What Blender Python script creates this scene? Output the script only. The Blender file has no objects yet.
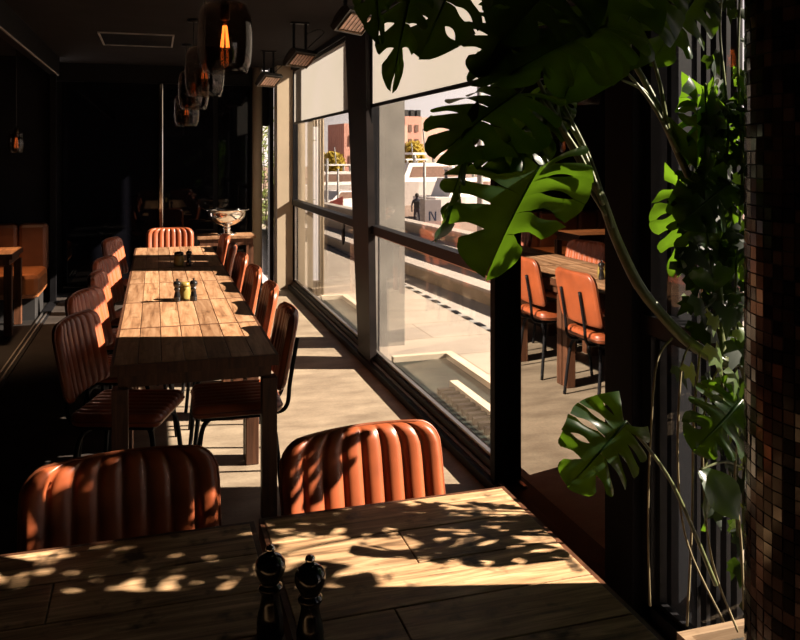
import bpy, bmesh, math, random
from mathutils import Vector, Matrix
random.seed(7)
PI = math.pi
SC = bpy.context.scene
COL = SC.collection
H = 1.65
TH = math.atan(245/800)
CT, ST = math.cos(TH), math.sin(TH)

def P(u, v, d):
    """world point seen at pixel (u, v) at depth d"""
    r = (u-400)*d/800
    return Vector((r*CT + d*ST, d*CT - r*ST, H-(v-155)*d/800))

def camdir(r, up, toward):
    return Vector((r*CT - toward*ST, -r*ST - toward*CT, up)).normalized()

# ------------------------------------------------------------------ materials
def mat(name):
    m = bpy.data.materials.new(name); m.use_nodes = True
    nt = m.node_tree; nt.nodes.clear()
    out = nt.nodes.new('ShaderNodeOutputMaterial')
    return m, nt, nt.nodes, nt.links, out

def c4(c): return (c[0], c[1], c[2], 1)

def plain(name, col, rough=.5, metal=0, vary=.25, scale=8, bump=0, spec=.5):
    m, nt, N, L, out = mat(name)
    b = N.new('ShaderNodeBsdfPrincipled')
    b.inputs['Roughness'].default_value = rough
    b.inputs['Metallic'].default_value = metal
    b.inputs['Specular IOR Level'].default_value = spec
    tc = N.new('ShaderNodeTexCoord'); nz = N.new('ShaderNodeTexNoise')
    nz.inputs['Scale'].default_value = scale; nz.inputs['Detail'].default_value = 5
    L.new(tc.outputs['Object'], nz.inputs['Vector'])
    rp = N.new('ShaderNodeValToRGB')
    rp.color_ramp.elements[0].position = .3; rp.color_ramp.elements[1].position = .7
    rp.color_ramp.elements[0].color = c4([x*(1-vary) for x in col])
    rp.color_ramp.elements[1].color = c4([min(1, x*(1+vary)) for x in col])
    L.new(nz.outputs['Fac'], rp.inputs['Fac']); L.new(rp.outputs['Color'], b.inputs['Base Color'])
    if bump:
        bp = N.new('ShaderNodeBump'); bp.inputs['Strength'].default_value = bump; bp.inputs['Distance'].default_value = .01
        L.new(nz.outputs['Fac'], bp.inputs['Height']); L.new(bp.outputs['Normal'], b.inputs['Normal'])
    L.new(b.outputs[0], out.inputs[0])
    return m

def wood(name, dark, mid, light, axis=1, rough=.55, knots=.5, fine=1.0):
    m, nt, N, L, out = mat(name)
    b = N.new('ShaderNodeBsdfPrincipled'); b.inputs['Roughness'].default_value = rough
    b.inputs['Specular IOR Level'].default_value = .35
    tc = N.new('ShaderNodeTexCoord'); oi = N.new('ShaderNodeObjectInfo')
    at = N.new('ShaderNodeAttribute'); at.attribute_name = 'tone'
    comb = N.new('ShaderNodeCombineXYZ')
    mul = N.new('ShaderNodeMath'); mul.operation = 'MULTIPLY'; mul.inputs[1].default_value = 37
    add = N.new('ShaderNodeMath'); add.operation = 'ADD'
    L.new(at.outputs['Fac'], add.inputs[0]); L.new(oi.outputs['Random'], add.inputs[1])
    L.new(add.outputs[0], mul.inputs[0])
    for k in range(3): L.new(mul.outputs[0], comb.inputs[k])
    va = N.new('ShaderNodeVectorMath'); va.operation = 'ADD'
    L.new(tc.outputs['Object'], va.inputs[0]); L.new(comb.outputs[0], va.inputs[1])
    mp = N.new('ShaderNodeMapping')
    sc = [34*fine]*3; sc[axis] = 2.6*fine
    mp.inputs['Scale'].default_value = sc
    L.new(va.outputs[0], mp.inputs['Vector'])
    n1 = N.new('ShaderNodeTexNoise'); n1.inputs['Scale'].default_value = 1; n1.inputs['Detail'].default_value = 8
    n1.inputs['Roughness'].default_value = .65; n1.inputs['Distortion'].default_value = .6
    L.new(mp.outputs[0], n1.inputs['Vector'])
    rp = N.new('ShaderNodeValToRGB'); e = rp.color_ramp.elements
    e[0].position = .28; e[0].color = c4(dark); e[1].position = .72; e[1].color = c4(light)
    k = rp.color_ramp.elements.new(.48); k.color = c4(mid)
    L.new(n1.outputs['Fac'], rp.inputs['Fac'])
    # stains and knots
    n2 = N.new('ShaderNodeTexNoise'); n2.inputs['Scale'].default_value = 16; n2.inputs['Detail'].default_value = 3
    L.new(va.outputs[0], n2.inputs['Vector'])
    r2 = N.new('ShaderNodeValToRGB'); r2.color_ramp.elements[0].position = .28; r2.color_ramp.elements[1].position = .42
    r2.color_ramp.elements[0].color = (1-knots, 1-knots, 1-knots, 1); r2.color_ramp.elements[1].color = (1, 1, 1, 1)
    L.new(n2.outputs['Fac'], r2.inputs['Fac'])
    mx = N.new('ShaderNodeMix'); mx.data_type = 'RGBA'; mx.blend_type = 'MULTIPLY'; mx.inputs[0].default_value = 1
    L.new(rp.outputs['Color'], mx.inputs[6]); L.new(r2.outputs['Color'], mx.inputs[7])
    fr = N.new('ShaderNodeMath'); fr.operation = 'FRACT'
    m3 = N.new('ShaderNodeMath'); m3.operation = 'MULTIPLY'; m3.inputs[1].default_value = 7.31
    L.new(add.outputs[0], m3.inputs[0]); L.new(m3.outputs[0], fr.inputs[0])
    mr = N.new('ShaderNodeMapRange'); mr.inputs[3].default_value = .68; mr.inputs[4].default_value = 1.2
    L.new(fr.outputs[0], mr.inputs[0])
    hs = N.new('ShaderNodeHueSaturation'); L.new(mr.outputs[0], hs.inputs['Value']); L.new(mx.outputs[2], hs.inputs['Color'])
    L.new(hs.outputs[0], b.inputs['Base Color'])
    bp = N.new('ShaderNodeBump'); bp.inputs['Strength'].default_value = .25; bp.inputs['Distance'].default_value = .004
    L.new(n1.outputs['Fac'], bp.inputs['Height']); L.new(bp.outputs['Normal'], b.inputs['Normal'])
    L.new(b.outputs[0], out.inputs[0])
    return m

def glass(name, ior=1.5, tint=(.985, .985, .985), rough=0, opaque=None):
    m, nt, N, L, out = mat(name)
    t = N.new('ShaderNodeBsdfTransparent'); t.inputs[0].default_value = c4(tint)
    g = N.new('ShaderNodeBsdfGlossy'); g.inputs['Roughness'].default_value = rough
    # Schlick reflectance, the same from both sides of the pane
    lw = N.new('ShaderNodeLayerWeight'); lw.inputs[0].default_value = .5
    pw = N.new('ShaderNodeMath'); pw.operation = 'POWER'; pw.inputs[1].default_value = 5
    r0 = ((ior-1)/(ior+1))**2
    f = N.new('ShaderNodeMapRange'); f.inputs[3].default_value = r0; f.inputs[4].default_value = 1
    L.new(lw.outputs['Facing'], pw.inputs[0]); L.new(pw.outputs[0], f.inputs[0])
    mx = N.new('ShaderNodeMixShader')
    L.new(f.outputs[0], mx.inputs[0])
    if opaque:
        d = N.new('ShaderNodeBsdfDiffuse'); d.inputs[0].default_value = c4(opaque); L.new(d.outputs[0], mx.inputs[1])
    else:
        L.new(t.outputs[0], mx.inputs[1])
    L.new(g.outputs[0], mx.inputs[2]); L.new(mx.outputs[0], out.inputs[0])
    return m

def leafmat(name, top, trans, rough=.35, tfac=.45):
    m, nt, N, L, out = mat(name)
    b = N.new('ShaderNodeBsdfPrincipled'); b.inputs['Roughness'].default_value = rough
    b.inputs['Specular IOR Level'].default_value = .4
    tr = N.new('ShaderNodeBsdfTranslucent')
    tc = N.new('ShaderNodeTexCoord'); nz = N.new('ShaderNodeTexNoise'); nz.inputs['Scale'].default_value = 9
    L.new(tc.outputs['Object'], nz.inputs['Vector'])
    for (sock, col) in ((b.inputs['Base Color'], top), (tr.inputs[0], trans)):
        rp = N.new('ShaderNodeValToRGB')
        rp.color_ramp.elements[0].position = .3; rp.color_ramp.elements[1].position = .7
        rp.color_ramp.elements[0].color = c4([x*.7 for x in col]); rp.color_ramp.elements[1].color = c4([x*1.25 for x in col])
        L.new(nz.outputs['Fac'], rp.inputs['Fac']); L.new(rp.outputs[0], sock)
    mx = N.new('ShaderNodeMixShader'); mx.inputs[0].default_value = tfac
    L.new(b.outputs[0], mx.inputs[1]); L.new(tr.outputs[0], mx.inputs[2]); L.new(mx.outputs[0], out.inputs[0])
    return m

def emit(name, col, s):
    m, nt, N, L, out = mat(name)
    e = N.new('ShaderNodeEmission'); e.inputs[0].default_value = c4(col); e.inputs[1].default_value = s
    L.new(e.outputs[0], out.inputs[0]); return m

def brickmat(name, c1, c2, mortar, scale, rough=.8, bw=.5, rh=.25, ms=.02, offset=.5, spec=.5, swap=False):
    m, nt, N, L, out = mat(name)
    b = N.new('ShaderNodeBsdfPrincipled'); b.inputs['Roughness'].default_value = rough
    b.inputs['Specular IOR Level'].default_value = spec
    tc = N.new('ShaderNodeTexCoord'); br = N.new('ShaderNodeTexBrick')
    br.inputs['Color1'].default_value = c4(c1); br.inputs['Color2'].default_value = c4(c2)
    br.inputs['Mortar'].default_value = c4(mortar); br.inputs['Scale'].default_value = scale
    br.inputs['Brick Width'].default_value = bw; br.inputs['Row Height'].default_value = rh
    br.inputs['Mortar Size'].default_value = ms; br.offset = offset
    mp = N.new('ShaderNodeMapping')
    if swap: mp.inputs['Rotation'].default_value = swap
    L.new(tc.outputs['Object'], mp.inputs[0]); L.new(mp.outputs[0], br.inputs['Vector'])
    nz = N.new('ShaderNodeTexNoise'); nz.inputs['Scale'].default_value = 3; nz.inputs['Detail'].default_value = 6
    L.new(tc.outputs['Object'], nz.inputs['Vector'])
    mr = N.new('ShaderNodeMapRange'); mr.inputs[3].default_value = .75; mr.inputs[4].default_value = 1.2
    L.new(nz.outputs['Fac'], mr.inputs[0])
    hs = N.new('ShaderNodeHueSaturation'); L.new(mr.outputs[0], hs.inputs['Value']); L.new(br.outputs['Color'], hs.inputs['Color'])
    L.new(hs.outputs[0], b.inputs['Base Color']); L.new(b.outputs[0], out.inputs[0])
    return m

def floormat():
    m, nt, N, L, out = mat('polished_concrete')
    b = N.new('ShaderNodeBsdfPrincipled'); b.inputs['Roughness'].default_value = .55
    tc = N.new('ShaderNodeTexCoord')
    n1 = N.new('ShaderNodeTexNoise'); n1.inputs['Scale'].default_value = 2.2; n1.inputs['Detail'].default_value = 9; n1.inputs['Roughness'].default_value = .65
    mp = N.new('ShaderNodeMapping'); mp.inputs['Scale'].default_value = (1.0, 2.0, 1)
    L.new(tc.outputs['Object'], mp.inputs[0]); L.new(mp.outputs[0], n1.inputs['Vector'])
    rp = N.new('ShaderNodeValToRGB'); e = rp.color_ramp.elements
    e[0].position = .32; e[0].color = (.17, .125, .085, 1); e[1].position = .68; e[1].color = (.36, .28, .195, 1)
    L.new(n1.outputs['Fac'], rp.inputs['Fac'])
    n2 = N.new('ShaderNodeTexNoise'); n2.inputs['Scale'].default_value = 60; n2.inputs['Detail'].default_value = 3
    L.new(tc.outputs['Object'], n2.inputs['Vector'])
    mr = N.new('ShaderNodeMapRange'); mr.inputs[3].default_value = .75; mr.inputs[4].default_value = 1.2
    L.new(n2.outputs['Fac'], mr.inputs[0])
    hs = N.new('ShaderNodeHueSaturation'); L.new(mr.outputs[0], hs.inputs['Value']); L.new(rp.outputs[0], hs.inputs['Color'])
    L.new(hs.outputs[0], b.inputs['Base Color']); L.new(b.outputs[0], out.inputs[0])
    return m

def blindmat():
    m, nt, N, L, out = mat('roller_fabric')
    d = N.new('ShaderNodeBsdfDiffuse'); d.inputs[0].default_value = (.50, .46, .40, 1)
    t = N.new('ShaderNodeBsdfTranslucent'); t.inputs[0].default_value = (.38, .33, .28, 1)
    tc = N.new('ShaderNodeTexCoord'); nz = N.new('ShaderNodeTexNoise'); nz.inputs['Scale'].default_value = 1.4; nz.inputs['Detail'].default_value = 4
    L.new(tc.outputs['Object'], nz.inputs['Vector'])
    rp = N.new('ShaderNodeValToRGB'); rp.color_ramp.elements[0].color = (.21, .20, .17, 1); rp.color_ramp.elements[1].color = (.24, .22, .215, 1)
    L.new(nz.outputs['Fac'], rp.inputs[0]); L.new(rp.outputs[0], t.inputs[0])
    mx = N.new('ShaderNodeMixShader'); mx.inputs[0].default_value = .62
    L.new(d.outputs[0], mx.inputs[1]); L.new(t.outputs[0], mx.inputs[2]); L.new(mx.outputs[0], out.inputs[0])
    return m

def tonemat(name, lo, hi, rough=.25, spec=.5):
    m, nt, N, L, out = mat(name)
    b = N.new('ShaderNodeBsdfPrincipled'); b.inputs['Roughness'].default_value = rough; b.inputs['Specular IOR Level'].default_value = spec
    at = N.new('ShaderNodeAttribute'); at.attribute_name = 'tone'
    rp = N.new('ShaderNodeValToRGB'); rp.color_ramp.elements[0].color = c4(lo); rp.color_ramp.elements[1].color = c4(hi)
    L.new(at.outputs['Fac'], rp.inputs[0]); L.new(rp.outputs[0], b.inputs['Base Color'])
    L.new(b.outputs[0], out.inputs[0]); return m

M = {}
M['floor'] = floormat()
M['aisle_shade'] = plain('aisle_floor_painted_shade', (.035, .028, .024), .7, vary=.3, scale=5, spec=.1)  # floor out of the sun, its shade painted in as a darker colour
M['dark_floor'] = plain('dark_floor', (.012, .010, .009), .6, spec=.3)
M['ceiling'] = plain('ceiling_paint', (.024, .021, .0205), .9, vary=.1, scale=3, spec=.04)
M['black_wall'] = plain('black_wall', (.006, .006, .008), .7, vary=.2, scale=4, spec=.2)
M['black_steel'] = plain('black_steel', (.007, .0065, .0075), .5, vary=.3, scale=12, spec=.16)
M['matte_black'] = plain('matte_black', (.006, .005, .006), .7, spec=.08)
M['soft_black'] = plain('soft_black', (.02, .018, .018), .55)
M['post_steel'] = plain('post_steel', (.014, .010, .009), .5, vary=.4, scale=5, spec=.15)
M['alu'] = plain('aluminium', (.62, .58, .54), .35, 1, .1)
M['chrome'] = plain('chrome', (.85, .80, .74), .12, 1, .05)
M['silver'] = plain('silver', (.90, .82, .74), .10, 1, .05)
M['dark_glass'] = glass('dark_glass', 1.38, opaque=(.004, .004, .006), rough=.03)
M['mirror_glass'] = glass('coated_glass', 8.0, opaque=(.004, .006, .006), rough=.012)
M['glass'] = glass('window_glass', 1.4)
M['smoke'] = glass('smoked_glass', 1.45, (.66, .60, .56))
M['amber'] = glass('amber_glass', 1.4, (.95, .70, .42))
M['blind'] = blindmat()
M['pier'] = plain('pier_plaster', (.46, .36, .25), .75, vary=.1, scale=2)
M['column'] = plain('raw_concrete', (.27, .245, .215), .8, vary=.2, scale=3)
M['row_wood'] = wood('row_table_wood', (.12, .052, .024), (.36, .185, .092), (.55, .33, .19), 1, .42, .45)
M['old_wood'] = wood('weathered_wood', (.05, .026, .013), (.38, .225, .115), (.78, .53, .30), 0, .5, .85, 1.4)
M['leg_wood'] = wood('table_leg_wood', (.035, .014, .007), (.09, .034, .016), (.15, .06, .028), 2, .5, .3)
M['leather'] = plain('tan_leather', (.31, .070, .022), .38, vary=.22, scale=9, bump=.12, spec=.6)
M['piping'] = plain('leather_piping', (.20, .055, .022), .4, vary=.2)
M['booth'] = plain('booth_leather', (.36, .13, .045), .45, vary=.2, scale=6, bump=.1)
M['booth_shaded'] = plain('painted_shade_booth_leather', (.11, .038, .016), .45, vary=.25, scale=6)  # booth leather with the shade on the backrest painted in
M['mustard'] = plain('mustard', (.27, .195, .05), .3, vary=.1)
M['mill'] = plain('black_lacquer', (.010, .009, .009), .16, vary=.2, spec=.6)
M['heater'] = plain('heater_metal', (.10, .095, .09), .42, .5, .2)
M['reflector'] = plain('reflector_metal', (.72, .50, .40), .32, 1, .2, 30)
M['paving'] = brickmat('terrace_paving', (.33, .265, .21), (.36, .295, .235), (.22, .16, .115), 1, .85, 2.4, .62, .008)
M['step'] = plain('step_stone', (.37, .31, .265), .85, vary=.08, scale=2)
M['riser'] = plain('step_riser_stone', (.34, .25, .17), .85, vary=.15, scale=3)
M['quay'] = plain('quay_paving', (.24, .155, .115), .9, vary=.15, scale=.4)
M['trough'] = plain('trough_stone', (.020, .024, .018), .5, vary=.5, scale=6)
M['cream'] = plain('cream_stone', (.55, .45, .33), .8, vary=.1)
M['brick'] = brickmat('red_brick', (.58, .20, .15), (.64, .25, .18), (.66, .34, .26), .5, .9, .5, .25, .03)
M['brick_sunlit'] = brickmat('painted_sunlit_brick', (.80, .56, .45), (.82, .60, .48), (.74, .48, .38), .5, .9, .5, .25, .03)  # sunlit face of the brick buildings, light painted into the colour
M['white'] = plain('boat_white', (.80, .74, .70), .4, vary=.05)
M['tinted'] = plain('boat_window', (.20, .12, .09), .2, vary=.2)
M['grey'] = plain('grey_paint', (.30, .28, .26), .6)
M['redsign'] = plain('red_fabric', (.60, .16, .13), .8)
M['autumn'] = leafmat('autumn_leaf', (.50, .36, .04), (.55, .40, .05), .6)
M['hedge'] = leafmat('hedge_leaf', (.13, .17, .05), (.34, .38, .10), .5)
M['bark'] = plain('bark', (.09, .055, .035), .9, vary=.4, scale=20, bump=.4)
M['monstera'] = leafmat('monstera_leaf', (.008, .022, .006), (.17, .34, .014), .30, .27)
M['ivy'] = leafmat('ivy_leaf', (.006, .014, .004), (.045, .085, .006), .5, .3)  # ivy green darkened, shade of overlapping leaves painted in
M['sunlit_ivy'] = leafmat('painted_sunlit_ivy_leaf', (.05, .09, .015), (.34, .46, .05), .4, .5)  # lit copy of the ivy leaf, sunlight painted as brighter green
M['stem'] = plain('plant_stem', (.085, .095, .035), .38, vary=.4, scale=25, bump=.3)
M['root'] = plain('aerial_root', (.19, .15, .075), .6, vary=.3, scale=20)
M['soil'] = plain('soil', (.02, .014, .01), .95, vary=.5, scale=40, bump=.5)
M['planter'] = wood('planter_wood', (.10, .06, .035), (.26, .17, .10), (.36, .25, .16), 0, .6, .3)
M['tile'] = tonemat('mosaic_tile', (.010, .008, .008), (.11, .062, .048), .16, .6)
M['grout'] = plain('grout', (.006, .006, .006), .9)
M['cloth'] = plain('dark_cloth', (.05, .045, .06), .9)
M['skin'] = plain('skin', (.45, .27, .2), .6)
M['hair'] = plain('hair', (.03, .02, .015), .7)
M['signwhite'] = plain('sign_white', (.72, .72, .74), .5, vary=.03)
M['ink'] = plain('sign_ink', (.08, .11, .20), .6)
M['filament'] = emit('glowing_filament', (1, .27, .06), 8)
M['filament_dim'] = emit('dim_filament', (1, .30, .10), 1.2)
M['brass'] = plain('dark_brass', (.14, .09, .05), .35, 1, .2)
M['cable'] = plain('cable_black', (.01, .01, .01), .6)
M['car'] = plain('car_paint', (.75, .70, .68), .25, vary=.03)

# ------------------------------------------------------------------ mesh helpers
class MB:
    def __init__(s): s.v = []; s.f = []; s.t = []; s.sm = []
    def add(s, vs, fs, tone=0.0, smooth=False):
        o = len(s.v); s.v += [Vector(p) for p in vs]
        s.f += [[i+o for i in f] for f in fs]; s.t += [tone]*len(fs); s.sm += [smooth]*len(fs)
        return s
    def box(s, a, b, tone=0.0, mtx=None, bev=0):
        x0, y0, z0 = [min(a[i], b[i]) for i in range(3)]; x1, y1, z1 = [max(a[i], b[i]) for i in range(3)]
        if bev:
            bm = bmesh.new(); bmesh.ops.create_cube(bm, size=1)
            for v in bm.verts:
                v.co = Vector(((x0+x1)/2+v.co.x*(x1-x0), (y0+y1)/2+v.co.y*(y1-y0), (z0+z1)/2+v.co.z*(z1-z0)))
            bmesh.ops.bevel(bm, geom=list(bm.edges), offset=bev, segments=2, profile=.5, affect='EDGES')
            bm.verts.index_update()
            vs = [v.co.copy() for v in bm.verts]; fs = [[v.index for v in f.verts] for f in bm.faces]; bm.free()
        else:
            vs = [Vector(p) for p in ((x0,y0,z0),(x1,y0,z0),(x1,y1,z0),(x0,y1,z0),(x0,y0,z1),(x1,y0,z1),(x1,y1,z1),(x0,y1,z1))]
            fs = [(0,3,2,1),(4,5,6,7),(0,1,5,4),(1,2,6,5),(2,3,7,6),(3,0,4,7)]
        if mtx: vs = [mtx @ v for v in vs]
        return s.add(vs, fs, tone)
    def lathe(s, prof, n=24, c=(0,0,0), smooth=True, mtx=None):
        vs = []; fs = []
        for (r, z) in prof:
            for k in range(n):
                a = 2*PI*k/n; vs.append(Vector((c[0]+r*math.cos(a), c[1]+r*math.sin(a), c[2]+z)))
        for i in range(len(prof)-1):
            for k in range(n):
                k2 = (k+1) % n
                fs.append((i*n+k, i*n+k2, (i+1)*n+k2, (i+1)*n+k))
        if mtx: vs = [mtx @ v for v in vs]
        return s.add(vs, fs, 0, smooth)
    def tube(s, pts, r, n=8, smooth=True, sub=0):
        pts = [Vector(p) for p in pts]
        rs = r if isinstance(r, (list, tuple)) else [r]*len(pts)
        if sub: pts, rs = spline(pts, rs, sub)
        vs = []; fs = []; up = None
        for i, p in enumerate(pts):
            t = (pts[min(i+1, len(pts)-1)] - pts[max(i-1, 0)])
            if t.length < 1e-9: t = Vector((0,0,1))
            t.normalize()
            if up is None:
                up = Vector((0,0,1)) if abs(t.z) < .9 else Vector((1,0,0))
            x = up.cross(t)
            if x.length < 1e-6: x = Vector((1,0,0)).cross(t)
            x.normalize(); y = t.cross(x); up = y if abs(t.dot(y)) < .99 else up
            for k in range(n):
                a = 2*PI*k/n; vs.append(p + x*math.cos(a)*rs[i] + y*math.sin(a)*rs[i])
        for i in range(len(pts)-1):
            for k in range(n):
                k2 = (k+1) % n; fs.append((i*n+k, i*n+k2, (i+1)*n+k2, (i+1)*n+k))
        fs.append(list(range(n))[::-1]); fs.append([(len(pts)-1)*n+k for k in range(n)])
        return s.add(vs, fs, 0, smooth)
    def prism(s, poly, axis, a, b):
        """poly of 2D points extruded along axis from a to b"""
        def mk(p, h):
            q = list(p); q.insert(axis, h); return Vector(q)
        n = len(poly)
        vs = [mk(p, a) for p in poly] + [mk(p, b) for p in poly]
        fs = [list(range(n))[::-1], [n+i for i in range(n)]] + [(i, (i+1) % n, n+(i+1) % n, n+i) for i in range(n)]
        return s.add(vs, fs)
    def build(s, name, m, parent=None, loc=None, fix=True):
        me = bpy.data.meshes.new(name)
        me.from_pydata([tuple(v) for v in s.v], [], s.f)
        if fix:
            bm = bmesh.new(); bm.from_mesh(me); bmesh.ops.recalc_face_normals(bm, faces=bm.faces); bm.to_mesh(me); bm.free()
        me.polygons.foreach_set('use_smooth', s.sm)
        a = me.attributes.new('tone', 'FLOAT', 'FACE'); a.data.foreach_set('value', s.t)
        me.materials.append(m); me.update()
        o = bpy.data.objects.new(name, me); COL.objects.link(o)
        if parent: o.parent = parent
        if loc: o.location = loc
        return o

def spline(pts, rs, sub):
    out = []; ro = []
    n = len(pts)
    for i in range(n-1):
        p0, p1, p2, p3 = pts[max(i-1, 0)], pts[i], pts[i+1], pts[min(i+2, n-1)]
        for k in range(sub):
            t = k/sub
            out.append(.5*((2*p1)+(p2-p0)*t+(2*p0-5*p1+4*p2-p3)*t*t+(3*p1-p0-3*p2+p3)*t**3))
            ro.append(rs[i]*(1-t)+rs[i+1]*t)
    out.append(pts[-1]); ro.append(rs[-1])
    return out, ro

def empty(name, loc=(0,0,0), rz=0):
    o = bpy.data.objects.new(name, None); COL.objects.link(o)
    o.location = loc; o.rotation_euler = (0, 0, rz); o.empty_display_size = .1
    return o
def tag(o, label=None, cat=None, group=None, kind=None):
    if label: o['label'] = label
    if cat: o['category'] = cat
    if group: o['group'] = group
    if kind: o['kind'] = kind
    return o
def struct(o, label=None, cat=None):
    o['kind'] = 'structure'
    if label: o['label'] = label
    if cat: o['category'] = cat
    return o
KIDS = {}
def dup(root, loc, rz):
    r = root.copy(); COL.objects.link(r); r.location = loc; r.rotation_euler = (0, 0, rz)
    for ch in root.children:
        c = ch.copy(); COL.objects.link(c); c.parent = r
        for g in ch.children:
            d = g.copy(); COL.objects.link(d); d.parent = c
    return r
def boxo(name, a, b, m, parent=None, bev=0):
    return MB().box(a, b, bev=bev).build(name, m, parent)

# ------------------------------------------------------------------ room shell
XG = 1.66
struct(boxo('floor', (-.22, -2.5, -.1), (1.75, 10.4, 0), M['floor']))
struct(boxo('floor_aisle_painted_shade', (-1.12, -2.5, -.1), (-.22, 10.4, 0), M['aisle_shade']))  # strip carrying the painted shade beside the long row
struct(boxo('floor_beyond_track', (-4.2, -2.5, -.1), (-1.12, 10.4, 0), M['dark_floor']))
struct(boxo('ceiling', (-4.2, -2.6, 2.75), (1.76, 10.45, 2.9), M['ceiling']))
struct(boxo('wall_left', (-4.2, -2.6, 0), (-4.1, 10.4, 2.75), M['black_wall']))
struct(boxo('wall_rear', (-4.1, -2.6, 0), (1.76, -2.5, 2.75), M['black_wall']))
struct(boxo('wall_booth', (-4.1, 9.75, 0), (-1.13, 9.85, 2.75), M['black_wall']))
struct(boxo('wall_right', (1.70, 2.36, 0), (1.80, 3.66, 2.75), M['black_wall']))
struct(boxo('wall_right_end', (1.60, -2.5, 0), (1.76, .12, 2.75), M['black_wall']))
struct(boxo('wall_pier', (1.435, 9.83, 0), (1.78, 10.12, 2.75), M['pier']))
# back wall of dark glass sheets between slim posts
w = struct(boxo('wall_back', (-1.13, 10.33, 0), (1.19, 10.43, 2.75), M['black_wall']))
for (x0, x1) in ((-1.05, .04), (.10, .70), (.76, 1.16)):
    boxo('glass_panel', (x0, 10.30, .06), (x1, 10.33, 2.52), M['dark_glass'], w)
boxo('header_band', (-1.13, 10.27, 2.53), (1.19, 10.33, 2.75), M['black_steel'], w)
struct(boxo('trim_1', (.045, 10.24, 0), (.095, 10.30, 2.53), M['chrome'], bev=.008))
struct(MB().lathe([(0, 0), (.062, 0), (.062, 2.75), (0, 2.75)], 20, (1.235, 10.2, 0)).build('trim_2', M['pier']))
struct(boxo('trim_3', (1.385, 10.14, 0), (1.435, 10.3, 2.75), M['black_steel']))
# clear gap at the end of the window wall
w = struct(empty('window_4', (1.33, 10.3, 0)))
boxo('glass_pane', (1.29-1.33, 0, .04), (1.385-1.33, .008, 2.7), M['glass'], w)
boxo('upper_panel', (1.29-1.33, -.01, 2.06), (1.385-1.33, .02, 2.72), M['black_steel'], w)
boxo('mid_rail', (1.29-1.33, -.02, 2.02), (1.385-1.33, .02, 2.06), M['black_steel'], w)
# partition line on the far side of the row
struct(boxo('trim_header', (-1.13, -2.5, 2.55), (-1.03, 9.75, 2.75), M['black_steel']))
tr = struct(boxo('trim_track', (-1.13, -2.5, 0), (-1.04, 9.75, .012), M['black_steel']))
for x in (-1.115, -1.075): boxo('rail', (x, -2.5, .012), (x+.012, 9.0, .024), M['alu'], tr)
struct(boxo('trim_post', (-1.12, 9.68, 0), (-1.06, 9.75, 2.55), M['black_steel']))
boxo('edge_strip', (-1.045, -2.5, 2.54), (-1.03, 9.7, 2.55), M['grey'], bpy.data.objects['trim_header'])
# window kerb
k = struct(boxo('trim_kerb', (1.565, .12, 0), (1.75, 9.83, .05), M['black_steel']))
boxo('metal_strip', (1.600, 3.5, .05), (1.618, 9.8, .058), M['alu'], k)
struct(boxo('trim_head', (1.60, .12, 2.70), (1.72, 9.83, 2.75), M['black_steel']))

def window(name, y0, y1, far, near, sash='alu'):
    root = struct(empty(name, (XG, (y0+y1)/2, .05)))
    cy = (y0+y1)/2
    f = MB()
    f.box((-.035, y0-cy, 0), (.03, y1-cy, .05)); f.box((-.035, y0-cy, 2.62), (.03, y1-cy, 2.66))
    f.box((-.035, y1-cy-far, 0), (.03, y1-cy, 2.66)); f.box((-.035, y0-cy, 0), (.03, y0-cy+near, 2.66))
    f.build('window_frame', M['black_steel'], root)
    boxo('mid_rail', (-.045, y0-cy, .985), (.03, y1-cy, 1.05), M['black_steel'], root)
    a = MB()
    i0, i1 = y0-cy+near, y1-cy-far
    a.box((-.012, i0, .05), (.012, i1, .068)); a.box((-.012, i0, .967), (.012, i1, .985))
    a.box((-.012, i0, .068), (.012, i0+.018, .967)); a.box((-.012, i1-.018, .068), (.012, i1, .967))
    a.build('sash_frame', M[sash], root)
    boxo('glass_pane', (-.004, i0+.012, .06), (.004, i1-.012, .975), M['glass'], root)
    boxo('glass_pane', (-.004, i0, 1.05), (.004, i1, 2.62), M['glass'], root)
    return root
w1 = window('window_1', 6.25, 9.83, .012, .06)
w2 = window('window_2', 3.655, 6.14, .07, .012)
w3 = window('window_3', .14, 2.42, .05, .05, 'black_steel')
struct(boxo('wall_right_sun_block', (1.70, .12, 2.24), (1.80, 2.36, 2.75), M['black_wall']))  # unseen wall over the window top, added to keep sun off upper leaves
# window catch hanging from the mid rail of window 1
g = MB(); cy = (6.25+9.83)/2
g.box((-.052, 6.95-cy, .93), (-.045, 6.99-cy, .985)); g.prism([(6.945-cy, .94), (6.995-cy, .94), (7.01-cy, .86), (6.97-cy, .80), (6.93-cy, .86)], 0, -.062, -.046)
g.build('catch', M['black_steel'], w1)
# leaning steel post between the windows
struct(MB().prism([(5.96, .05), (6.34, .05), (6.82, 2.74), (6.12, 2.74)], 0, 1.585, 1.64).build('trim_4', M['post_steel']))
struct(boxo('trim_5', (1.585, 3.595, 0), (1.70, 3.655, 2.75), M['matte_black'], bev=.004))
struct(boxo('trim_6', (1.585, 2.42, 0), (1.70, 2.60, 2.75), M['matte_black'], bev=.004))
w5 = struct(empty('window_5', (XG, 3.1, 0)))
boxo('glass_pane', (-.004, -.50, .05), (.004, .495, 2.70), M['mirror_glass'], w5)

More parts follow.
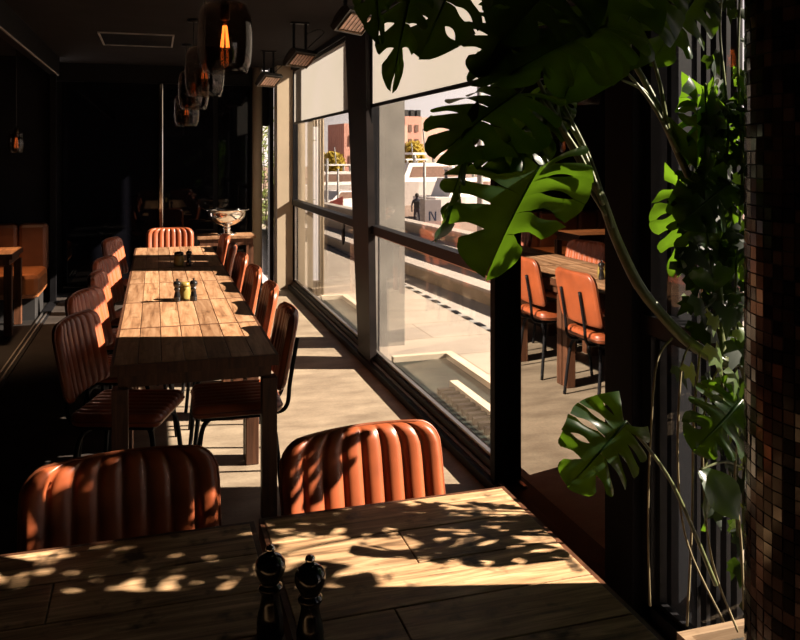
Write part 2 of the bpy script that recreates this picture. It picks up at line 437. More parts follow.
# ------------------------------------------------------------------ roller blinds
def blind(y0, y1, label):
    cy = (y0+y1)/2
    r = tag(empty('roller_blind', (1.635, cy, 2.70)), label, 'blind', 'roller blinds over the windows')
    MB().add([(0, y0-cy, -.66), (0, y1-cy, -.66), (0, y1-cy, 0), (0, y0-cy, 0)], [(0, 1, 2, 3)]).build('fabric', M['blind'], r)
    boxo('bottom_bar', (-.010, y0-cy, -.675), (.008, y1-cy, -.65), M['black_steel'], r)
    mt = Matrix.Rotation(PI/2, 4, 'X')
    MB().lathe([(0, y0-cy), (.02, y0-cy), (.02, y1-cy), (0, y1-cy)], 14, mtx=mt).build('roller_tube', M['black_steel'], r)
blind(6.52, 9.76, 'cream roller blind drawn partway down the far window, beside the plaster pier')
blind(3.67, 6.10, 'wide cream roller blind drawn partway down behind the hanging monstera leaves')

# ------------------------------------------------------------------ tables
def make_table(name, sx, sy, planks, along, wm, label, group, band=.012):
    t = tag(empty(name), label, 'table', group)
    m = MB(); zt = .75; th = .032
    b = band
    if along == 1:
        w = (sx-2*b)/planks
        for i in range(planks):
            m.box((-sx/2+b+i*w+.0016, -sy/2+b, zt-th), (-sx/2+b+(i+1)*w-.0016, sy/2-b, zt), random.random(), bev=.0022)
    else:
        w = (sy-2*b)/planks
        for i in range(planks):
            y0, y1 = -sy/2+b+i*w+.0016, -sy/2+b+(i+1)*w-.0016
            cut = random.uniform(-.2, .2)*sx if i % 2 else sx
            if cut < sx/2:
                m.box((-sx/2+b, y0, zt-th), (cut-.001, y1, zt), random.random(), bev=.0022)
                m.box((cut+.001, y0, zt-th), (sx/2-b, y1, zt), random.random(), bev=.0022)
            else:
                m.box((-sx/2+b, y0, zt-th), (sx/2-b, y1, zt), random.random(), bev=.0022)
    m.build('tabletop', wm, t)
    e = MB()
    e.box((-sx/2, -sy/2, zt-.05), (-sx/2+b, sy/2, zt-.002)); e.box((sx/2-b, -sy/2, zt-.05), (sx/2, sy/2, zt-.002))
    e.box((-sx/2+b, -sy/2, zt-.05), (sx/2-b, -sy/2+b, zt-.002)); e.box((-sx/2+b, sy/2-b, zt-.05), (sx/2-b, sy/2, zt-.002))
    e.box((-sx/2+b, -sy/2+b, zt-.05), (sx/2-b, sy/2-b, zt-th))
    e.build('edge_band', M['leg_wood'], t)
    a = MB(); i = .03
    a.box((-sx/2+i, -sy/2+i, .645), (sx/2-i, -sy/2+i+.025, .70)); a.box((-sx/2+i, sy/2-i-.025, .645), (sx/2-i, sy/2-i, .70))
    a.box((-sx/2+i, -sy/2+i+.025, .645), (-sx/2+i+.025, sy/2-i-.025, .70)); a.box((sx/2-i-.025, -sy/2+i+.025, .645), (sx/2-i, sy/2-i-.025, .70))
    a.build('apron', M['leg_wood'], t)
    for px in (-1, 1):
        for py in (-1, 1):
            cx, cy = px*(sx/2-.04), py*(sy/2-.04)
            boxo('leg', (cx-.034, cy-.034, 0), (cx+.034, cy+.034, .645), M['leg_wood'], t, bev=.004)
    return t
ROWG = 'tables pushed together in the long row'
where = ['at the near end of the long row, its near strip in shade', 'second from the near end of the long row',
         'third in the long row, just short of the first pair of pepper mills', 'fourth in the long row, under the mustard jar between two pepper mills',
         'fifth in the long row, just short of the second mustard jar', 'at the far end of the long row, by the head chair']
where[2] = 'third in the long row, under the two pepper mills'
where[3] = 'fourth in the long row, bare between the two groups of condiments'
where[4] = 'fifth in the long row, under the far mustard jar'
proto = None
for i in range(6):
    y = 3.62+.756*(i+.5)
    if proto is None:
        proto = make_table('dining_table', .72, .752, 7, 1, M['row_wood'], '', ROWG)
        t = proto; t.location = (.176, y, 0)
    else:
        t = dup(proto, (.176, y, 0), 0)
    t['label'] = 'plank-topped wooden table ' + where[i]
ft1 = make_table('dining_table', .662, .80, 5, 0, M['old_wood'], 'weathered plank table in front of the sunlit orange chair', 'tables facing the long row')
ft1.location = (.246+.331, 1.60, 0)
ft2 = make_table('dining_table', .64, .80, 5, 0, M['old_wood'], 'weathered plank table in deep shade with patches of sun, before the dark chair', 'tables facing the long row')
ft2.location = (.233-.32, 1.59, 0)

# ------------------------------------------------------------------ chairs
def pad(W, Hh, TH_, nch, R, bulge, axis, lean=0, curve=0, z0=0, y0=0):
    """upholstered pad with channels; axis 'back' (width x, height z, face -y) or 'seat' (width x, depth y, face +z)"""
    m = MB()
    per = 8; nx = nch*per
    ts = [0, .012, .03, .06, .10, .16] + [.16+(.84-.16)*k/6 for k in range(1, 6)] + [.84, .90, .94, .97, .988, 1]
    rows = []
    for t in ts:
        h = t*Hh
        ins = 0
        dtop = Hh-h
        if dtop < R: ins = R-math.sqrt(max(0, R*R-(R-dtop)**2))
        Rb = R*.6
        if h < Rb: ins = max(ins, Rb-math.sqrt(max(0, Rb*Rb-(Rb-h)**2)))
        rows.append((h, W/2-ins, t))
    fr, bk = [], []
    for (h, hw, t) in rows:
        edge_t = min(1, min(t, 1-t)*Hh/.03)
        rt = math.sqrt(max(0, 1-(1-edge_t)**2))
        a, c = [], []
        for i in range(nx+1):
            s = -1+2*i/nx; x = s*hw
            q = (i % per)/per if i < nx else 1
            dome = (1-abs(2*q-1)**3.0)
            ed = min(1, (1-abs(s))*hw/.025); re_ = math.sqrt(max(0, 1-(1-ed)**2))
            f = min(rt, re_)
            depth = (TH_*.5)*f + bulge*dome*f
            off = -curve*s*s
            a.append((x, depth, off, h)); c.append((x, -(TH_*.5)*(.25+.75*f), off, h))
        fr.append(a); bk.append(c)
    def mk(p):
        x, dp, off, h = p
        if axis == 'back':
            return Vector((x, y0 - dp + off + h*lean, z0 + h))
        return Vector((x, y0 - Hh/2 + h, z0 + dp - off*.3))
    nr = len(rows)
    vs = [mk(p) for a in fr for p in a] + [mk(p) for a in bk for p in a]
    n1 = nx+1; B = nr*n1; fs = []
    for j in range(nr-1):
        for i in range(nx):
            fs.append((j*n1+i, j*n1+i+1, (j+1)*n1+i+1, (j+1)*n1+i))
            fs.append((B+j*n1+i, B+(j+1)*n1+i, B+(j+1)*n1+i+1, B+j*n1+i+1))
        fs.append((j*n1, (j+1)*n1, B+(j+1)*n1, B+j*n1)); fs.append((j*n1+nx, B+j*n1+nx, B+(j+1)*n1+nx, (j+1)*n1+nx))
    for i in range(nx):
        fs.append((i, B+i, B+i+1, i+1)); j = (nr-1)*n1; fs.append((j+i, j+i+1, B+j+i+1, B+j+i))
    m.add(vs, fs, 0, True)
    # perimeter for the piping
    loop = []
    for (h, hw, t) in rows: loop.append(mk((-hw, 0, -curve, h)))
    for k in range(1, 12): loop.append(mk(((-1+2*k/12)*rows[-1][1], 0, -curve*(-1+2*k/12)**2, Hh)))
    for (h, hw, t) in reversed(rows): loop.append(mk((hw, 0, -curve, h)))
    return m, loop

def make_chair():
    t = empty('dining_chair')
    bm_, loop = pad(.475, .35, .034, 8, .075, .016, 'back', .20, .028, .535, .20)
    back = bm_.build('backrest', M['leather'], t)
    MB().tube(loop, .0045, 6).build('piping', M['piping'], back)
    sm, loop2 = pad(.42, .42, .05, 8, .07, .010, 'seat', z0=.452, y0=-.02)
    seat = sm.build('seat', M['leather'], t)
    MB().tube(loop2, .005, 6).build('piping', M['piping'], seat)
    MB().box((-.17, -.19, .405), (.17, .15, .426), bev=.006).build('seat_frame', M['black_steel'], t)
    bs = MB()
    for s in (-1, 1):
        bs.tube([(s*.10, .05, .405), (s*.11, .17, .405), (s*.115, .218, .44), (s*.115, .232, .55), (s*.115, .268, .76)], .0105, 8, sub=5)
    bs.build('back_support', M['black_steel'], t)
    for sx in (-1, 1):
        for sy in (-1, 1):
            MB().tube([(sx*.06, sy*.10-.02, .398), (sx*.13, sy*.14-.02, .395), (sx*.17, sy*.165-.02, .365), (sx*.19, sy*.18-.02, .26), (sx*.205, sy*.205-.02, .002)],
                      .0115, 8, sub=6).build('leg', M['black_steel'], t)
    return t
chair0 = make_chair(); used = [False]
def chair(x, y, deg, label, group):
    rz = math.radians(deg)
    if not used[0]:
        used[0] = True; c = chair0; c.location = (x, y, 0); c.rotation_euler = (0, 0, rz)
    else:
        c = dup(chair0, (x, y, 0), rz)
    return tag(c, label, 'chair', group)
chair(.582, 1.930, 7, 'sunlit orange channelled leather chair tucked behind the front table', 'chairs facing the camera')
chair(-.055, 1.915, 5.5, 'dark shaded brown channelled leather chair behind the shady front table', 'chairs facing the camera')
WG = 'chairs on the window side of the long table'
wl = ['first brown leather chair at the near corner of the long table, beside the windows',
      'second leather chair from the near end on the window side of the long table',
      'third leather chair from the near end on the window side of the long table',
      'fourth leather chair from the near end on the window side of the long table',
      'fifth leather chair on the window side, next to last before the silver bowl',
      'last small leather chair on the window side, by the console with the silver bowl']
for i in range(6):
    chair(.408+random.uniform(-.012, .012), 3.995+.756*i, -90+random.uniform(-4, 4), wl[i], WG)
LG = 'chairs on the dark side of the long table'
for (dx, y, a, lb) in ((-.135, 4.0, 72, 'first leather chair on the dark side of the long table, its back mostly in shade'),
                       (-.155, 4.74, 72, 'second leather chair on the dark side of the long table, half lit by sun'),
                       (-.125, 5.51, 84, 'third leather chair on the dark side, mostly hidden behind the second'),
                       (-.135, 6.24, 73, 'fourth leather chair on the dark side, its back brightly sunlit'),
                       (-.155, 7.72, 74, 'last leather chair on the dark side, far along after a gap in the row')):
    chair(dx, y, a, lb, LG)
chair(.150, 8.47, 0, 'striped orange leather chair at the far head of the long table', 'chair at the head of the table')

# ------------------------------------------------------------------ table things
MILL = [(0, 0), (.0245, 0), (.0255, .006), (.0255, .018), (.0245, .024), (.0255, .03), (.023, .045), (.0185, .066), (.0165, .078), (.019, .088), (.0225, .092), (.0225, .097),
        (.018, .101), (.0165, .104), (.020, .109), (.0255, .120), (.0285, .131), (.0275, .143), (.021, .152), (.012, .157), (.008, .158)]
KNOB = [(.0, .156), (.006, .156), (.005, .161), (.0085, .164), (.0095, .168), (.0075, .173), (0, .175)]
def mill(x, y, s, sz, label, group):
    t = tag(empty('pepper_mill', (x, y, .7505)), label, 'pepper mill', group)
    MB().lathe([(r*s, z*sz) for r, z in MILL], 28).build('body', M['mill'], t)
    MB().lathe([(r*s, z*sz) for r, z in KNOB], 16).build('knob', M['chrome'] if s > .95 else M['mill'], t)
mill(.270, 1.44, 1.0, .98, 'glossy black turned pepper mill on the front table by the gap, nearer the sun', 'mills on the front tables')
mill(.206, 1.50, 1.0, .98, 'glossy black pepper mill on the shady table edge, half lost in the dark', 'mills on the front tables')
mill(.130, 5.10, .85, .80, 'small black pepper mill throwing a long shadow across the table row', 'mills on the long table')
mill(.228, 5.10, .85, .80, 'small black pepper mill on the window side of the mustard jar', 'mills on the long table')
mill(.262, 6.70, .85, .78, 'small dark mill beside the far yellow mustard jar', 'mills on the long table')
def jar(x, y, r, h, label, lid):
    t = tag(empty('mustard_jar', (x, y, .7505)), label, 'jar', 'mustard jars on the long table')
    MB().lathe([(0, 0), (r, 0), (r*1.02, .01), (r*1.02, h*.8), (r*.9, h*.9), (r*.86, h), (0, h)], 20).build('body', M['mustard'], t)
    MB().lathe([(r*.9, h*.92), (r*.93, h*.92), (r*.93, h+.016), (r*.5, h+.022), (0, h+.024)], 18).build('lid', M['mill'] if lid else M['mustard'], t)
jar(.178, 5.17, .034, .085, 'small yellow mustard jar standing between two black pepper mills', False)
jar(.185, 6.72, .040, .095, 'yellow mustard jar with a dark lid far along the row', True)

# ------------------------------------------------------------------ console and bowl
t = tag(empty('console_table', (.765, 9.25, 0)), 'small wooden console at the end of the room under the silver bowl', 'console')
m = MB()
for i in range(3): m.box((-.32, -.18+i*.12+.001, .715), (.32, -.18+(i+1)*.12-.001, .75), random.random(), bev=.003)
m.build('tabletop', M['row_wood'], t)
boxo('apron', (-.29, -.16, .64), (.29, .16, .715), M['leg_wood'], t)
for sx in (-1, 1):
    for sy in (-1, 1): boxo('leg', (sx*.27-.025, sy*.14-.025, 0), (sx*.27+.025, sy*.14+.025, .64), M['leg_wood'], t)
t = tag(empty('punch_bowl', (.775, 9.2, .7505)), 'large polished silver footed bowl on the console at the far end', 'bowl')
MB().lathe([(0, .0), (.105, 0), (.11, .012), (.09, .022), (.05, .036), (.036, .05), (.04, .066), (.048, .074), (.036, .082), (.035, .095), (.06, .108),
            (.12, .13), (.175, .168), (.20, .21), (.207, .245), (.205, .265), (.245, .280), (.252, .286), (.242, .289), (.20, .272), (.198, .245), (.19, .21), (.165, .175), (.10, .14), (0, .125)], 40).build('bowl', M['silver'], t)
# bottles chilling in the bowl
for k, (bx, by, a, ln) in enumerate(((-.16, .05, .9, 'dark bottle lying in the silver bowl, pointing at the head chair'), (.16, -.05, -.8, 'dark bottle lying in the silver bowl, pointing at the windows'))):
    mt = Matrix.Rotation(a*1.25, 4, 'Y')
    o = MB().lathe([(0, 0), (.036, 0), (.037, .12), (.030, .15), (.015, .18), (.014, .23), (0, .232)], 16, mtx=mt).build('wine_bottle', M['mill'])
    o.location = (.775+bx*.4, 9.2+by, .7505+.185); tag(o, ln, 'bottle', 'bottles in the bowl')

# ------------------------------------------------------------------ booth side
b = tag(empty('booth_bench', (-2.3, 8.95, 0)), 'tan leather booth bench with channelled back beyond the floor track', 'bench')
boxo('plinth', (-1.6, -.22, 0), (1.15, .40, .22), M['soft_black'], b)
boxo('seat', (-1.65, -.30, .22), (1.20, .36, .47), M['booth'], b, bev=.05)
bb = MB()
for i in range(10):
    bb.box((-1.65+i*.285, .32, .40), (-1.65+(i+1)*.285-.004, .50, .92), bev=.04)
bb.build('backrest', M['booth_shaded'], b)
t = make_table('booth_table', .80, .62, 4, 0, M['row_wood'], 'wooden table in front of the tan booth bench, beyond the floor track', None)
t.location = (-1.64, 8.29, 0)

# ------------------------------------------------------------------ pendants
def pendant(x, y, z, glow, label, r=.122, h=.33, group='smoked glass pendants over the long table'):
    t = tag(empty('pendant_lamp', (x, y, 2.75)), label, 'pendant lamp', group)
    zz = z-2.75
    MB().lathe([(0, 0), (.05, 0), (.05, -.02), (0, -.025)], 18).build('ceiling_rose', M['black_steel'], t)
    MB().tube([(0, 0, -.02), (0, 0, zz+.13)], .004, 8).build('cord', M['cable'], t)
    MB().lathe([(0, zz+.14), (.02, zz+.138), (.022, zz+.075), (.016, zz+.068), (0, zz+.068)], 16).build('socket', M['brass'], t)
    n = 48; pr = [(.03, .145), (.07, .15), (r*.82, .135), (r*.96, .09), (r, .02), (r*.99, -.06), (r*.93, -.12), (r*.80, -.165), (r*.785, -.165), (r*.91, -.118), (r*.965, -.06), (r*.975, .02), (r*.94, .085), (r*.80, .125), (.07, .14), (.03, .135)]
    MB().lathe([(a, zz+b*h/.33) for a, b in pr], n).build('glass_shade', M['smoke'], t)
    bl = MB().lathe([(0, zz-.075), (.012, zz-.073), (.026, zz-.058), (.032, zz-.035), (.031, zz-.012), (.022, zz+.03), (.014, zz+.055), (.013, zz+.07), (0, zz+.07)], 20).build('bulb', M['amber'], t)
    f = MB()
    for k in range(6):
        a = k*PI/3; c, s = math.cos(a), math.sin(a)
        f.tube([(.007*c, .007*s, zz+.045), (.018*c, .018*s, zz-.052)], .0030 if glow else .0014, 5)
    f.build('filament', M['filament'] if glow else M['filament_dim'], bl)
    return t
pendant(.30, 3.66, 2.185, True, 'big smoked glass pendant with a glowing bulb, closest over the long table')
pendant(.30, 5.20, 2.185, False, 'second smoked glass pendant, hanging behind the big glowing one')
pendant(.30, 6.70, 2.185, False, 'third smoked glass pendant above the long table')
pendant(.30, 8.20, 2.10, False, 'last smoked glass pendant above the far end of the table')
pendant(-1.27, 8.4, 1.77, False, 'small pendant with a dim bulb hanging over the booth', .07, .2, 'pendant over the booth')

# ------------------------------------------------------------------ ceiling vent and heaters
t = tag(empty('ceiling_vent', (-.16, 8.02, 2.75)), 'dark rectangular ceiling vent with a thin pale frame', 'vent')
f = MB(); f.box((-.33, -.42, -.012), (.33, -.405, 0)); f.box((-.33, .405, -.012), (.33, .42, 0)); f.box((-.33, -.405, -.012), (-.315, .405, 0)); f.box((.315, -.405, -.012), (.33, .405, 0))
f.build('frame', M['grey'], t)
g = MB()
for i in range(12): g.box((-.31, -.40+i*.066, -.006), (.31, -.40+i*.066+.05, -.001))
g.build('grille', M['black_steel'], t)
def heater(x, y, z, label):
    t = tag(empty('patio_heater', (x, y, 2.75)), label, 'heater', 'infrared heaters along the ceiling')
    dz = z-2.75
    br = MB()
    for s in (-.05, .05): br.box((s-.010, -.012, dz+.03), (s+.010, .012, 0))
    br.box((-.075, -.03, -.012), (.075, .03, 0)); br.box((-.06, -.012, dz+.02), (.06, .012, dz+.045))
    br.build('bracket', M['black_steel'], t)
    R = Matrix.Translation((0, 0, dz)) @ Matrix.Rotation(math.radians(38), 4, 'Z') @ Matrix.Rotation(math.radians(-42), 4, 'X')
    hw, hd = .135, .085
    hs = MB()   # tapered body, open face pointing down (-z local)
    vs = [(-hw, -hd, -.03), (hw, -hd, -.03), (hw, hd, -.03), (-hw, hd, -.03), (-hw, -hd, .01), (hw, -hd, .01), (hw, hd, .01), (-hw, hd, .01), (-hw*.7, -hd*.45, .06), (hw*.7, -hd*.45, .06), (hw*.7, hd*.45, .06), (-hw*.7, hd*.45, .06)]
    fs = [(0, 3, 2, 1)] + [(a, (a+1) % 4, (a+1) % 4+4, a+4) for a in range(4)] + [(a+4, (a+1) % 4+4, (a+1) % 4+8, a+8) for a in range(4)] + [(8, 9, 10, 11)]
    hs.add([R @ Vector(v) for v in vs], fs); ho = hs.build('housing', M['heater'], t)
    rf = MB().box((-hw+.03, -hd+.026, -.033), (hw-.03, hd-.026, -.0305), mtx=R); rf.build('reflector', M['reflector'], ho)
    gr = MB()
    for a in (-hw+.02, hw-.028): gr.box((a, -hd+.018, -.040), (a+.008, hd-.018, -.031), mtx=R)
    for a in (-hd+.016, hd-.024): gr.box((-hw+.02, a, -.040), (hw-.02, a+.008, -.031), mtx=R)
    for k in range(5): gr.box((-.075+k*.036, -hd+.02, -.038), (-.072+k*.036, hd-.02, -.035), mtx=R)
    gr.build('guard', M['brass'], ho)
    MB().tube([(.05, .01, dz+.06), (.13, .02, dz+.14), (.21, .04, dz+.22), (.16, .05, dz+.245), (.06, .04, dz+.20)], .0045, 6, sub=6).build('cable', M['cable'], t)
heater(1.15, 4.72, 2.47, 'infrared heater on the ceiling closest to the monstera leaves')
heater(1.15, 6.60, 2.46, 'infrared heater hanging from the ceiling midway along the windows')
heater(1.15, 8.50, 2.45, 'farther infrared heater hanging in front of the plaster pier')

# ------------------------------------------------------------------ tiled pillar
pc = (1.262, 1.185); pr_ = .196
pil = struct(empty('pillar', (pc[0], pc[1], 0)), 'round pillar clad in small dark mosaic tiles beside the plants', 'pillar')
MB().lathe([(0, 0), (pr_-.004, 0), (pr_-.004, 2.75), (0, 2.75)], 60).build('core', M['grout'], pil)
tl = MB(); nT = 52; hT = .0255; nz_ = int(2.74/hT)
dA = 2*PI/nT; gp = .06
for j in range(nz_):
    for i in range(nT):
        a0, a1 = i*dA+dA*gp, (i+1)*dA-dA*gp; z0, z1 = j*hT+.0013, (j+1)*hT-.0013
        r = pr_; ri = pr_-.004; tn = random.random()**2.4
        tilt = random.uniform(-.0009, .0009)
        o = [(r+tilt, a0, z0), (r-tilt, a1, z0), (r-tilt, a1, z1), (r+tilt, a0, z1), (ri, a0, z0), (ri, a1, z0), (ri, a1, z1), (ri, a0, z1)]
        tl.add([(q*math.cos(a), q*math.sin(a), z) for q, a, z in o], [(0, 1, 2, 3), (0, 4, 5, 1), (1, 5, 6, 2), (2, 6, 7, 3), (3, 7, 4, 0)], tn)
tl.build('mosaic', M['tile'], pil)

# ------------------------------------------------------------------ planter and plants
PX, PY = 1.405, 1.60
pl = tag(empty('planter_box', (PX, PY, 0)), 'low wooden planter box under the monstera, beside the tiled pillar', 'planter')
m = MB(); w_, d_, hh = .15, .12, .45
m.box((-w_, -d_, 0), (w_, -d_+.025, hh)); m.box((-w_, d_-.025, 0), (w_, d_, hh)); m.box((-w_, -d_+.025, 0), (-w_+.025, d_-.025, hh)); m.box((w_-.025, -d_+.025, 0), (w_, d_-.025, hh))
m.build('box', M['planter'], pl)
boxo('soil', (-w_+.025, -d_+.025, .3), (w_-.025, d_-.025, .42), M['soil'], pl)

def monstera_leaf(B, T, W, N, fold=.35, droop=.12, nf=6, slot=.20):
    """split leaf: B base of the blade, T its tip, W full width, N the way its upper side faces"""
    m = MB()
    Y = T-B; L = Y.length; Y.normalize()
    X = Y.cross(N); X.normalize(); Z = X.cross(Y)
    na, nq = 6, 18
    def outline(t):
        # t 0 (base lobe) .. 1 (tip)
        y = -.20+1.20*t**.95
        x = .5*(math.sin(PI*min(1, (t*.86+.14))**1.12)**.62) if t < 1 else 0
        return x, y
    for side in (-1, 1):
        opens = [0]+[random.choice((1, 1, 1, 2, 2)) for _ in range(nf-1)]+[0]
        st = [random.uniform(.26, .42) for _ in range(nf+1)]
        def gap(k, q):
            if not opens[k] or q < st[k]: return 0
            u = (q-st[k])/(1-st[k])
            if opens[k] == 1: return slot*min(1, (u/.45)**.7)*(1+.25*u)
            return slot*.85*math.sin(PI*min(1, u/.72))**.8 if u < .72 else 0
        for i in range(nf):
            vs = []; fs = []
            t0, t1 = i/nf, (i+1)/nf
            for a in range(na+1):
                f0 = a/na
                for q in range(nq+1):
                    qq = q/nq
                    g0, g1 = gap(i, qq), gap(i+1, qq)
                    f = g0+f0*(1-g0-g1)
                    t = t0+(t1-t0)*f
                    ex, ey = outline(t)
                    my = .02+.84*(t**1.5)
                    k = qq
                    if qq > .82:
                        c0 = (1 if opens[i] == 1 else 0)*max(0, .35-f0)/.35; c1 = (1 if opens[i+1] == 1 else 0)*max(0, f0-.65)/.35
                        k = qq-(qq-.82)*(.75*c0**2+.45*c1**2)
                    x = side*W*ex*k
                    y = L*(my+(ey-my)*(k**1.7))
                    z = abs(x)*math.tan(fold) - droop*L*(max(0, y/L)**2) - .34*W*(k**2.4)*ex
                    z += .010*math.sin(2*PI*f0*.5+i*1.7+side)*qq + .006*math.sin(5*t+4*qq)*qq
                    vs.append(B + X*x + Y*y + Z*z)
            for a in range(na):
                for q in range(nq):
                    p = a*(nq+1)+q
                    fs.append((p, p+1, p+nq+2, p+nq+1) if side > 0 else (p, p+nq+1, p+nq+2, p+1))
            m.add(vs, fs, 0, True)
    rib = [B + Y*(L*s) + Z*(-droop*L*s*s+.001) for s in (0, .25, .5, .75, .86)]
    m.tube(rib, [.0035, .003, .0024, .0015, .0008], 6)
    return m

def simple_leaf(B, T, W, N, fold=.25, droop=.1):
    m = MB(); Y = T-B; L = Y.length; Y.normalize(); X = Y.cross(N); X.normalize(); Z = X.cross(Y)
    n = 10; vs = []; fs = []
    for i in range(n+1):
        t = i/n; hw = W*.5*math.sin(PI*(t*.93+.05))**.8
        for s in (-1, -.5, 0, .5, 1):
            vs.append(B+Y*(L*t)+X*(s*hw)+Z*(abs(s)*hw*math.tan(fold)-droop*L*t*t+.006*math.sin(8*t)*s))
    for i in range(n):
        for k in range(4):
            p = i*5+k; fs.append((p, p+1, p+6, p+5))
    m.add(vs, fs, 0, True); return m

mo = tag(empty('monstera_plant', (PX, PY, .42)), 'tall monstera with split leaves and thick leaning stem, growing from the planter', 'plant')
def attach(mb, name, m, fix=False):
    off = Vector(mo.location)
    for v in mb.v: v -= off
    return mb.build(name, m, mo, fix=fix)
attach(MB().tube([Vector((PX+.03, PY+.01, .42)), Vector((PX+.05, PY+.02, 1.0)), Vector((PX+.04, PY+.02, 1.75))], [.014, .012, .009], 9, sub=6), 'stem', M['stem'])
stem_pts = [Vector((PX, PY, .42)), P(752, 520, 1.98), P(748, 375, 2.0), P(722, 362, 2.0), P(690, 343, 2.0), P(662, 315, 2.0), P(638, 284, 2.0), P(616, 238, 2.0), P(600, 195, 1.98), P(580, 160, 1.97), P(556, 118, 1.95), P(545, 98, 1.95)]
attach(MB().tube(stem_pts, [.016, .0155, .0155, .015, .0145, .014, .014, .013, .012, .010, .008, .006], 10, sub=6), 'stem', M['stem'])
st2 = [P(722, 362, 2.0), P(715, 260, 2.06), P(694, 190, 2.08), P(678, 153, 2.08), P(660, 112, 2.06), P(645, 82, 2.05), P(630, 52, 2.04), P(612, -20, 2.0)]
attach(MB().tube(st2, [.012, .011, .010, .0095, .009, .008, .007, .006], 9, sub=6), 'stem', M['stem'])
st3 = [P(630, 52, 2.04), P(600, -40, 1.95), P(540, -90, 1.85), P(480, -70, 1.75)]
attach(MB().tube(st3, [.007, .007, .006, .005], 8, sub=6), 'stem', M['stem'])
LEAVES = [  # base, tip, width, facing (right, up, toward camera), fold, petiole start
    (P(541,165,1.95), P(480,268,1.78), .37, (-.50,.45,.75), .60, P(606,215,1.98)),
    (P(520,92,1.92),  P(432,148,1.80), .36, (-.1,.90,.42), .20, P(548,102,1.95)),
    (P(418,-35,1.70), P(386,86,1.63), .115, (-.3,.35,.9), .5, P(480,-70,1.75)),
    (P(466,-48,1.75), P(423,54,1.68), .20, (.3,.35,.9), .35, P(500,-80,1.78)),
    (P(376,-50,1.66), P(374,40,1.60), .10, (-.5,.4,.8), .4, P(480,-70,1.75)),
    (P(472,122,1.90), P(449,246,1.86), .15, (1.0,.1,.22), .45, P(548,112,1.95)),
    (P(548,108,2.0),  P(478,165,1.92), .20, (.1,.6,.8), .25, P(560,122,1.96)),
    (P(560,96,1.98),  P(530,158,1.93), .13, (.6,.2,.8), .5, P(556,118,1.95)),
    (P(606,26,1.90),  P(498,66,1.74), .31, (0,.8,.6), .2, P(622,20,2.02)),
    (P(620,-30,1.96), P(562,92,1.85), .30, (-.2,.5,.85), .2, P(630,52,2.04)),
    (P(570,-30,1.86), P(505,30,1.72), .28, (.1,.6,.8), .2, P(600,-40,1.95)),
    (P(655,-30,2.02), P(604,66,1.92), .26, (.2,.5,.85), .2, P(612,-20,2.0)),
    (P(700,-10,2.10), P(655,60,2.02), .20, (.3,.5,.8), .2, P(612,-20,2.0)),
    (P(626,421,1.84), P(572,488,1.76), .21, (.50,.55,.65), .2, P(716,585,1.90)),
    (P(730,182,2.04), P(682,222,1.98), .18, (.5,.6,.6), .2, P(715,240,2.06)),
    (P(700,196,2.06), P(720,290,1.98), .20, (.2,.4,.9), .2, P(715,262,2.06)),
    (P(742,400,1.92), P(696,452,1.88), .19, (.45,.6,.65), .2, P(748,470,1.98)),
    (P(560,40,1.92),  P(470,70,1.80), .24, (0,.9,.4), .2, P(622,20,2.02)),
    (P(520,10,1.86),  P(480,75,1.80), .20, (.2,.4,.9), .2, P(540,-70,1.88)),
]
# mostly unseen leaves behind the pillar, added for their shade: base, tip, width
SUN = Vector((1, -.27, .64)).normalized()
for (b, t, w_) in (((1.50,1.72,1.85), (1.46,1.66,1.58), .26), ((1.54,1.46,1.86), (1.53,1.38,1.60), .24), ((1.52,1.32,1.94), (1.50,1.40,1.70), .22),
                   ((1.44,1.80,1.80), (1.40,1.76,1.58), .20), ((1.52,1.60,1.74), (1.48,1.46,1.52), .22), ((1.50,1.38,1.62), (1.50,1.34,1.40), .17),
                   ((1.47,1.68,1.46), (1.45,1.60,1.25), .18), ((1.50,1.50,1.34), (1.48,1.42,1.12), .15), ((1.42,1.91,1.58), (1.39,1.87,1.31), .21),
                   ((1.54,1.24,1.95), (1.52,1.20,1.68), .24), ((1.40,1.80,1.84), (1.38,1.74,1.56), .28), ((1.42,1.86,1.80), (1.40,1.80,1.53), .24), ((1.46,1.68,1.84), (1.44,1.60,1.58), .22), ((1.54,1.56,1.79), (1.52,1.48,1.56), .24), ((1.55,1.25,1.78), (1.54,1.27,1.54), .20)):
    B, T = Vector(b), Vector(t)
    LEAVES.append((B, T, w_, None, .15, Vector((PX+.04, PY+.02, max(.5, b[2]-.35)))))
for (B, T, W, n, fold, ps) in LEAVES:
    if n is None:
        N_ = (SUN + Vector((random.gauss(0, .25), random.gauss(0, .25), random.gauss(0, .25)))).normalized()
        attach(monstera_leaf(B, T, W, N_, fold), 'leaf', M['monstera'])
        attach(MB().tube([ps, (ps+B)*.5+Vector((.01, 0, .05)), B], [.0055, .0045, .0035], 7, sub=8), 'petiole', M['stem'])
        continue
    lf = attach(monstera_leaf(B, T, W, camdir(*n), fold), 'leaf', M['monstera'])
    mid = (ps+B)*.5 + Vector((0, 0, .05))
    attach(MB().tube([ps, mid, B], [.0055, .0045, .0035], 7, sub=8), 'petiole', M['stem'])
for (B, T, W, n, ps) in ((P(700,470,1.93), P(742,518,1.88), .10, (.5,.2,.85), P(748,470,1.98)), (P(704,470,1.95), P(709,532,1.92), .035, (.8,.1,.5), P(722,440,2.0)),
                     (P(668,118,2.1), P(700,168,2.05), .06, (.4,.3,.8), P(678,153,2.08))):
    attach(simple_leaf(B, T, W, camdir(*n)), 'leaf', M['monstera'])
    attach(MB().tube([ps, (ps+B)*.5+Vector((0,0,.02)), B], .003, 6, sub=5), 'petiole', M['stem'])
